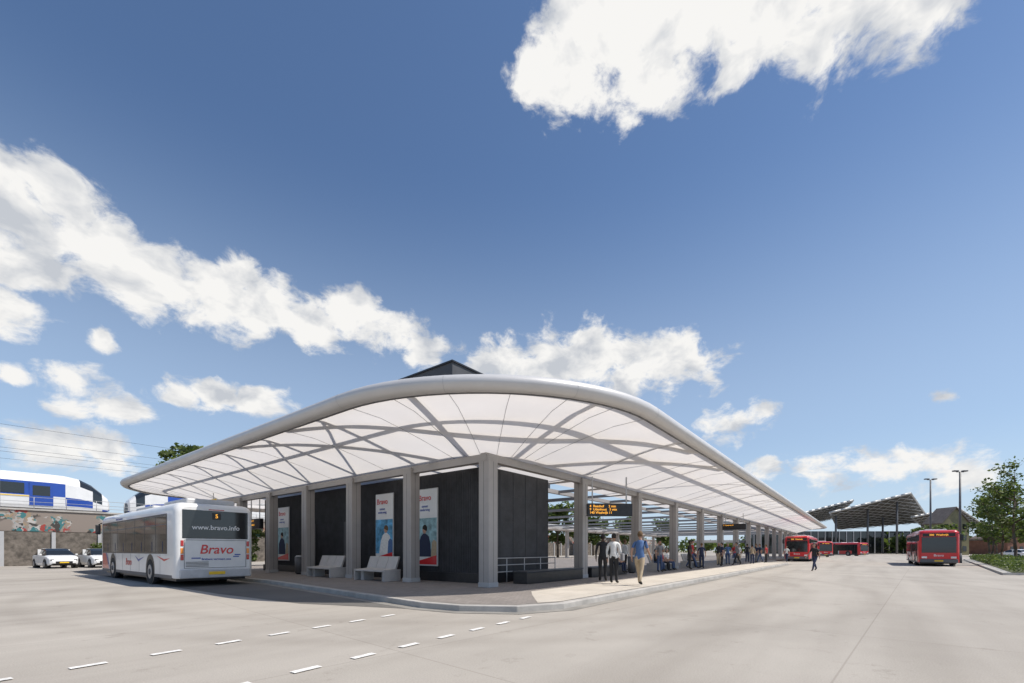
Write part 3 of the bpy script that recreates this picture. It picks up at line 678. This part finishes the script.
# ------------------------------------------------------------ vegetation
def leafcloud(V,F,fm,centres,count,size):
    for _ in range(count):
        c,r=random.choice(centres)
        d=Vector((random.gauss(0,1),random.gauss(0,1),random.gauss(0,1))).normalized()*r*(random.random()**0.45)
        p=c+Vector((d.x,d.y,d.z*0.8)); s=size*random.uniform(0.6,1.4)
        a=Vector((random.gauss(0,1),random.gauss(0,1),random.gauss(0,0.6))).normalized(); b=a.cross(Vector((random.gauss(0,1),random.gauss(0,1),random.gauss(0,1)))).normalized()
        k=len(V); V+=[p-a*s,p-b*s*0.6,p+a*s,p+b*s*0.6]; F.append((k,k+1,k+2,k+3)); fm.append(0 if random.random()<0.6 else 1)
def tree(X,D,h,cr,n=2600,name='street_tree',size=0.16,trunk=0.12,low=0.3):
    u,v=W(X,D); e=empty(name,(u,v,0),random.uniform(0,6))
    segs=[];cent=[]
    tr=[Vector((0,0,0))]
    for i in range(1,7): tr.append(Vector((random.uniform(-.1,.1),random.uniform(-.1,.1),h*0.85*i/6)))
    for i in range(6): segs.append((tr[i],tr[i+1],trunk*(1-i/7),trunk*(1-(i+1)/7)))
    for i in range(16):
        t=random.uniform(low,0.95); b=Vector((0,0,h*0.85*t)); a=random.uniform(0,6.28)
        rr=cr*(1-abs(t-0.5)*0.9)*random.uniform(0.5,1)
        q=b+Vector((math.cos(a)*rr,math.sin(a)*rr,rr*0.8)); md=b.lerp(q,0.5)+Vector((0,0,-0.1*rr))
        segs.append((b,md,trunk*0.4,trunk*0.25)); segs.append((md,q,trunk*0.25,0.01))
        cent.append((q,cr*random.uniform(0.2,0.38))); cent.append((md,cr*random.uniform(0.15,0.28)))
        q2=md+Vector((random.uniform(-1,1),random.uniform(-1,1),random.uniform(0.2,1)))*cr*0.4; segs.append((md,q2,trunk*0.2,0.01)); cent.append((q2,cr*0.22))
    cent.append((Vector((0,0,h*0.92)),cr*0.3))
    tubes('trunk_and_limbs',segs,M['bark'],e,n=7)
    V=[];F=[];fm=[]; leafcloud(V,F,fm,cent,n,size); meshobj('foliage',V,F,[M['leaf'],M['leafd']],e,fm)
tree(43.4,38.5,9.8,2.5,2300,size=0.13); tree(50.5,46,8.2,2.1,1700,size=0.13); tree(56,52,8.5,2.2,1800,size=0.14); tree(52,42,8,2.2,1800); tree(62,58,8,2.4,1800,size=0.16)
tree(-55,74,19.5,5,3800,'background_tree',0.4,0.3); tree(-47,76,17.5,4.5,3400,'background_tree',0.4,0.3)
tree(20,110,9,4,2500,'background_tree',0.4,0.25); tree(32,125,10,5,2500,'background_tree',0.4,0.25); tree(45,130,10,5,2500,'background_tree',0.4,0.25); tree(8,78,9,4,2500,'background_tree',0.35,0.25)
tree(100,92,6.5,3.2,2000,'background_tree',0.28,0.2); tree(126,112,9,4.5,2600,'background_tree',0.35,0.2); tree(108,112,7.5,3.8,2400,'background_tree',0.33,0.2); tree(93,100,6,3,2000,'background_tree',0.28,0.2); tree(140,118,9,4.5,2600,'background_tree',0.35,0.2)
tree(-22,37,3.2,1.6,1600,'shrub_tree',0.12,0.06,0.1); tree(-17,38,4,1.8,1600,'shrub_tree',0.12,0.06,0.1)
V=[];F=[];fm=[];cent=[]
for t in range(80):
    k=t/79; x=27.6+k*34.5; d=24+k*36
    for w in range(3):
        u,v=W(x+w*0.8,d-w*0.7); cent.append((Vector((u,v,0.42+random.uniform(-.08,.12))),0.5))
leafcloud(V,F,fm,cent,14000,0.07); meshobj('hedge',V,F,[M['leaf'],M['leafd']],None,fm)
vb=empty('planting_verge'); poly_prism('kerb',[W(26.4,24),W(61.2,60.5),W(95,60.5),W(60,20)],-0.02,0.12,M['kerb'],vb)
poly_prism('soil',[W(27.0,24.1),W(61.8,60),W(94,60),W(59,20.5)],0.1,0.14,mat('grass_soil',(0.09,0.10,0.035),0.95,0,0.5,2,0.5),vb)
V=[];F=[];fm=[];cent=[]
for t in range(26): 
    u=random.uniform(-45,20); cent.append((Vector((u,45.6,random.uniform(0.1,1.6))),random.uniform(0.5,1.3)))
leafcloud(V,F,fm,cent,5000,0.14); meshobj('wall_shrubs',V,F,[M['leaf'],M['leafd']],None,fm)
V=[];F=[];fm=[];cent=[]
for t in range(170):
    a=math.radians(-62+t*0.75); dd=random.uniform(210,260); X=dd*math.sin(a)*1.1; D=dd*math.cos(a)+10
    u,v=W(X,D); r=random.uniform(3,6); cent.append((Vector((u,v,random.uniform(2,4.5))),r))
leafcloud(V,F,fm,cent,16000,1.0); meshobj('distant_tree_belt',V,F,[M['leaf'],M['leafd']],None,fm)
# ------------------------------------------------------------ lamps
def lamp(X,D,h):
    u,v=W(X,D); e=empty('street_lamp',(u,v,0),fwa-math.pi/2)
    tubes('pole',[((0,0,0),(0,0,h),0.13,0.08),((0,0,0),(0,0,1.0),0.16,0.15)],M['grey'],e,12)
    tubes('arms',[((-0.4,0,h),(0.4,0,h),0.04)],M['grey'],e); boxes('luminaires',[(-0.7,-0.25,-0.16,0.16,h+0.03,h+0.16),(0.25,0.7,-0.16,0.16,h+0.03,h+0.16)],M['grey'],e,bevel=0.02)
lamp(46.2,46,9.4); lamp(51.6,55,10.0)
# ------------------------------------------------------------ railway station roof far right
def SW(x,d,z): u,v=W(x,d); return (u,v,z)
rs=empty('railway_station_hall')
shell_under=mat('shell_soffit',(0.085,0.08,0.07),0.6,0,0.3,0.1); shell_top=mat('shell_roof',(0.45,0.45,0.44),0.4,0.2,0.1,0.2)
def shell(nm,fl,fr,br,bl):
    N_=8; g=[]
    for i in range(N_+1):
        for j in range(N_+1):
            s=i/N_;t=j/N_
            a=Vector(fl).lerp(Vector(fr),s); b=Vector(bl).lerp(Vector(br),s); p=a.lerp(b,t); g.append(Vector(SW(*p)))
    F=[]
    for i in range(N_):
        for j in range(N_): F.append((i*(N_+1)+j,(i+1)*(N_+1)+j,(i+1)*(N_+1)+j+1,i*(N_+1)+j+1))
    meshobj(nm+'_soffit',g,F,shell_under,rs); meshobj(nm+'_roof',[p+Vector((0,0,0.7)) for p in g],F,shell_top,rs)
    ed=[]
    for i in range(N_):
        for (a,b) in ((i*(N_+1),(i+1)*(N_+1)),(i*(N_+1)+N_,(i+1)*(N_+1)+N_),(i,i+1),(N_*(N_+1)+i,N_*(N_+1)+i+1)): ed.append((g[a]+Vector((0,0,.35)),g[b]+Vector((0,0,.35)),0.38))
    tubes(nm+'_rim',ed,shell_top,rs,n=6)
    lt=[]
    for i in range(0,N_):
        for j in range(0,N_): 
            lt.append((g[i*(N_+1)+j]-Vector((0,0,.4)),g[(i+1)*(N_+1)+j+1]-Vector((0,0,.4)),0.08)); lt.append((g[(i+1)*(N_+1)+j]-Vector((0,0,.4)),g[i*(N_+1)+j+1]-Vector((0,0,.4)),0.08))
    tubes(nm+'_lattice',lt,M['lgrey'],rs,n=4)
shell('shell_a',(95,146,13),(110,144,17),(127,175,14.0),(113,178,10.5))
shell('shell_b',(102,143,13.0),(127.7,143,19.2),(164,175,12.4),(128,175,9.4))
shell('shell_c',(131,146,11.8),(144,144,14.5),(185.6,175,10.5),(164,176,9.0))
shell('shell_d',(84,150,10.5),(98,148,13.5),(116,178,10.5),(103,180,8.8))
sup=[]
for x,d,h in ((96,147,12.5),(106,146,13.2),(118,148,15.5),(133,160,13),(126,146,17.8),(150,152,12),(160,174,11)):
    sup.append((SW(x,d,0),SW(x,d,h),0.3))
tubes('supports',sup,M['grey'],rs)
def rbox(nm,x0,x1,d,dep,z0,z1,m,parent):
    a=[SW(x0,d,z0)[:2],SW(x1,d,z0)[:2],SW(x1,d+dep,z0)[:2],SW(x0,d+dep,z0)[:2]]; return poly_prism(nm,a,z0,z1,m,parent)
rbox('hall_glass',98,165,182,6,0,9,M['glass'],rs)
rbox('platform_slab',80,190,188,8,4.5,5.5,M['kerb'],rs)
for k in range(23): rbox('mullion',98.5+k*2.9,98.8+k*2.9,181.8,0.15,0,9,M['lgrey'],rs)
def house(x,d,w,dep,he,hr,wallm,roofm,name='gabled_house'):
    e=empty(name)
    c=[(x,d,0),(x+w,d,0),(x+w,d+dep,0),(x,d+dep,0)]
    V=[SW(a,b,0) for a,b,_ in c]+[SW(a,b,he) for a,b,_ in c]+[SW(x+w/2,d,hr),SW(x+w/2,d+dep,hr)]
    meshobj('walls',V,[(0,1,5,8,4),(1,2,6,5),(2,3,7,9,6),(3,0,4,7)],wallm,e)
    V=[SW(x-.4,d-.4,he-.35),SW(x+w/2,d-.4,hr+.1),SW(x+w+.4,d-.4,he-.35),SW(x-.4,d+dep+.4,he-.35),SW(x+w/2,d+dep+.4,hr+.1),SW(x+w+.4,d+dep+.4,he-.35)]
    o=meshobj('roof',V,[(0,1,4,3),(1,2,5,4)],roofm,e); md=o.modifiers.new('t','SOLIDIFY'); md.thickness=0.3
    ns_=max(1,int(he/3)); nw=max(2,int(w/2.5))
    for f in range(ns_):
        for k in range(nw):
            xx=x+(k+0.5)*w/nw
            a=[SW(xx-.5,d-.06,0)[:2],SW(xx+.5,d-.06,0)[:2],SW(xx+.5,d+.02,0)[:2],SW(xx-.5,d+.02,0)[:2]]
            poly_prism('window',a,f*3+1,f*3+2.4,M['glass'],e)
ybr=mat('yellow_brick',(0.22,0.20,0.11),0.85,0,0.2,0.8); slate=mat('roof_tiles',(0.13,0.11,0.10),0.8,0,0.3,0.8); rbr=mat('red_brick',(0.24,0.12,0.08),0.85,0,0.2,0.8)
house(116.5,121,7.5,5,9.0,13.0,ybr,slate); house(150,135,14,12,5,7.5,rbr,slate); house(170,140,16,12,5,7.5,ybr,slate)
# ------------------------------------------------------------ people
def person(X,D,face,pose='stand',shirt='c_white',pants='c_navy',skin='skin',hair='hair',h=1.75,z=0.15,sleeve='short',bag=None,uv=None,name='person'):
    u,v=uv if uv else W(X,D)
    e=empty(name,(u,v,z),face); k=h/1.75; e.scale=(k,k,k)
    sw={'stand':(0.03,-0.03),'walk':(0.30,-0.28),'run':(0.38,-0.35)}.get(pose,(0,0))
    def leg(s,dx):
        y=s*0.095
        if pose=='sit': return [(0.0,y,0.0),(0.42,s*0.13,0.03),(0.44,s*0.12,-0.36),(0.58,s*0.14,-0.415)]
        lift=0.06 if dx<-0.2 else 0.0
        return [(0.0,y,-0.05),(dx*0.5+0.04*abs(dx)/0.3 if dx else 0.01,y,-0.44),(dx,y*1.1,-0.83+lift),(dx+0.15,y*1.3,-0.885+lift*0.3)]
    hz=0.93 if pose!='sit' else 0.46
    pz=lambda p:(p[0],p[1],p[2]+hz)
    lean=0.05 if pose in('walk','run') else 0.0
    V=[];E=[];Rr=[];lab={}
    def add(p,r,par=None,l=None):
        V.append(p);Rr.append(r)
        if par is not None: E.append((par,len(V)-1)); lab[(par,len(V)-1)]=l
        return len(V)-1
    pel=add((0,0,hz),(0.15,0.125)); wa=add((lean*.4,0,hz+0.17),(0.135,0.115),pel,shirt); ch=add((lean*.8,0,hz+0.36),(0.165,0.13),wa,shirt)
    ct=add((lean,0,hz+0.49),(0.11,0.10),ch,shirt); nb=add((lean,0,hz+0.56),(0.058,0.058),ct,shirt); hd=add((lean+0.01,0,hz+0.66),(0.05,0.05),nb,skin)
    wrists=[]
    for s,dx in((1,sw[0]),(-1,sw[1])):
        lg=[pz(q) for q in leg(s,dx)]
        a=add(lg[0],(0.098,0.098),pel,pants); b=add(tuple((Vector(lg[0])*0.5+Vector(lg[1])*0.5)),(0.085,0.085),a,pants); c=add(lg[1],(0.066,0.066),b,pants)
        d=add(lg[2],(0.052,0.052),c,pants); f=add(lg[3],(0.042,0.042),d,'c_shoe')
        sh_=(lean,s*0.18,hz+0.47)
        adx=-dx*0.7
        if pose=='sit': el=(0.06,s*0.25,hz+0.22); wr=(0.30,s*0.16,hz+0.14)
        else: el=(lean+adx*0.45-0.02,s*0.245,hz+0.20); wr=(lean+adx+0.05+(0.08 if abs(dx)>.1 else 0),s*0.25,hz-0.04+(0.03 if abs(dx)>.1 else 0))
        if pose=='phone' and s==1: el=(0.02,0.24,hz+0.2); wr=(0.26,0.12,hz+0.33)
        a=add(sh_,(0.062,0.062),ct,shirt); md=tuple((Vector(sh_)*0.35+Vector(el)*0.65))
        b=add(md,(0.05,0.05),a,shirt); c=add(el,(0.042,0.042),b,skin if sleeve=='short' else shirt); d=add(wr,(0.029,0.029),c,skin if sleeve=='short' else shirt)
        dv=(Vector(wr)-Vector(el)).normalized(); pe=tuple(Vector(wr)+dv*0.08); f=add(pe,(0.03,0.024),d,skin); wrists.append((Vector(pe),dv,s))
    me=bpy.data.meshes.new('sk'); me.from_pydata(V,E,[]); o=bpy.data.objects.new('sk',me); scene.collection.objects.link(o)
    md=o.modifiers.new('s','SKIN'); md.use_smooth_shade=True
    for i,r in enumerate(Rr): me.skin_vertices[0].data[i].radius=r
    me.skin_vertices[0].data[0].use_root=True
    sb=o.modifiers.new('ss','SUBSURF'); sb.levels=1; sb.render_levels=1
    dg=bpy.context.evaluated_depsgraph_get(); bme=bpy.data.meshes.new_from_object(o.evaluated_get(dg)); bpy.data.objects.remove(o)
    bme.name='body'; names=list(dict.fromkeys([shirt,pants,skin,'c_shoe'])); bme.materials.clear()
    for q in names: bme.materials.append(M[q])
    segs=[(Vector(V[a]),Vector(V[b]),lab[(a,b)]) for a,b in E]
    for p in bme.polygons:
        c=p.center; best=None;bd=9
        for a,b,l in segs:
            ab=b-a; t=max(0,min(1,(c-a).dot(ab)/ab.length_squared)); dd=(a+ab*t-c).length
            if dd<bd: bd=dd;best=l
        if best==shirt and c.z<hz+0.0: best=pants
        if best==pants and c.z>hz+0.0 and abs(c.x)<0.15 and pose!='sit': best=shirt
        p.material_index=names.index(best); p.use_smooth=True
    link(bpy.data.objects.new('body',bme),e)
    hc=(lean+0.02,0,hz+0.735)
    V=[];F=[]; ellip(V,F,hc,(0.095,0.077,0.118),14,10)
    ellip(V,F,(hc[0]+0.095,0,hc[2]-0.012),(0.022,0.013,0.022),6,4)
    for s in(-1,1): ellip(V,F,(hc[0]-0.005,s*0.078,hc[2]-0.005),(0.02,0.01,0.03),6,4)
    meshobj('head',V,F,M[skin],e,smooth=True)
    V=[];F=[]; ellip(V,F,(hc[0]-0.008,0,hc[2]+0.012),(0.104,0.086,0.122),14,10,keep=lambda x,zz: zz>0.42 or (x<0.05 and zz>-0.45)); meshobj('hair',V,F,M[hair],e,smooth=True)
    V=[];F=[]
    for s in(-1,1): ellip(V,F,(hc[0]+0.083,s*0.03,hc[2]+0.012),(0.012,0.013,0.008),6,4)
    ellip(V,F,(hc[0]+0.084,0,hc[2]-0.055),(0.012,0.024,0.006),6,4); meshobj('eyes_and_mouth',V,F,M['hair'],e)
    sg=[]
    for pe,dv,s in wrists:
        side=dv.cross(Vector((0,1,0)))
        if side.length<0.1: side=Vector((1,0,0))
        side.normalize(); inn=Vector((0,-s,0))
        for i,(o_,ln) in enumerate(((0.027,0.068),(0.009,0.078),(-0.009,0.073),(-0.027,0.058))):
            a=pe+side*o_; b=a+dv*ln*0.55+inn*0.004; c=b+dv*ln*0.4+inn*0.018
            sg.append((a,b,0.0095,0.0085)); sg.append((b,c,0.0085,0.0065))
        a=pe-dv*0.045+side*0.03; b=a+side*0.028+dv*0.03; c=b+dv*0.03+inn*0.01; sg.append((a,b,0.012,0.010)); sg.append((b,c,0.010,0.008))
    tubes('fingers',sg,M[skin],e,n=6)
    if bag=='backpack':
        boxes('backpack',[(-0.30,-0.13,-0.15,0.15,hz+0.10,hz+0.48)],M['c_black'],e,bevel=0.05)
        tubes('straps',[((-0.12,s*0.11,hz+0.47),(0.02,s*0.11,hz+0.56),0.02) for s in(-1,1)],M['c_black'],e)
    if bag=='shoulder':
        boxes('shoulder_bag',[(-0.12,0.14,-0.36,-0.26,hz-0.12,hz+0.14)],M['c_grey'],e,bevel=0.03)
        tubes('strap',[((0,-0.29,hz+0.14),(0,-0.16,hz+0.53),0.012)],M['c_grey'],e)
person(3.62,15.9,0.15,'stand','c_white','c_black',hair='hair',h=1.76,bag='shoulder',sleeve='long')
person(3.45,17.0,0.4,'stand','c_black','c_black',skin='skin2',hair='hair',h=1.78,sleeve='long')
person(4.28,15.0,0.05,'walk','c_blue','c_tan',hair='hair2',h=1.80)
person(19.4,28.6,math.pi*0.85,'run','c_black','c_navy',hair='hair',h=1.75,z=0.0,bag='backpack')
for uu,s_,p_,hr in ((14.3,'c_black','c_jeans','hair'),(15.2,'c_red','c_black','hair2'),(16.1,'c_white','c_jeans','hair3'),(20.6,'c_grey','c_black','hair'),(21.9,'c_navy','c_tan','hair2')):
    person(0,0,-math.pi/2,'sit',s_,p_,hair=hr,h=1.72,uv=(uu,-0.28),z=0.146,sleeve='long' if uu<15 else 'short')
person(0,0,-math.pi/2,'sit','c_white','c_navy',hair='hair',h=1.7,uv=(9.2,-0.18),z=0.24)
person(0,0,-2.2,'phone','c_grey','c_jeans',hair='hair',uv=(12.9,-1.0),h=1.7)
person(0,0,-1.2,'stand','c_black','c_black',hair='hair',uv=(17.6,-1.2),h=1.75,skin='skin2')
person(20.4,41,-2.2,'stand','c_red','c_jeans',hair='hair3',h=1.72)
person(23.2,44,0.3,'stand','c_black','c_navy',h=1.78,sleeve='long')
person(23.9,43.6,2.6,'stand','c_navy','c_grey',h=1.70,hair='hair2')
person(30.8,50,2.9,'walk','c_white','c_navy',h=1.78,z=0)
person(0,0,2.0,'stand','c_navy','c_black',uv=(24.5,-1.5),h=1.7)
tops=['c_white','c_red','c_navy','c_black','c_grey','c_blue','c_tan']; bots=['c_black','c_jeans','c_navy','c_tan']
for i,(uu,vv) in enumerate([(13.6,1.3),(19.0,-0.9),(19.5,-1.4),(26.5,-0.8),(27.2,-2.0),(28.6,-1.0),(31.5,-2.3),(32.3,-1.1),(36.5,-2.6),(37.3,-2.0),(41,-1.0)]):
    person(0,0,random.uniform(-3,3),random.choice(['stand','stand','walk','phone']),tops[i%7],bots[i%4],hair=random.choice(['hair','hair2','hair3']),h=random.uniform(1.62,1.84),uv=(uu,vv),sleeve=random.choice(['short','long']))
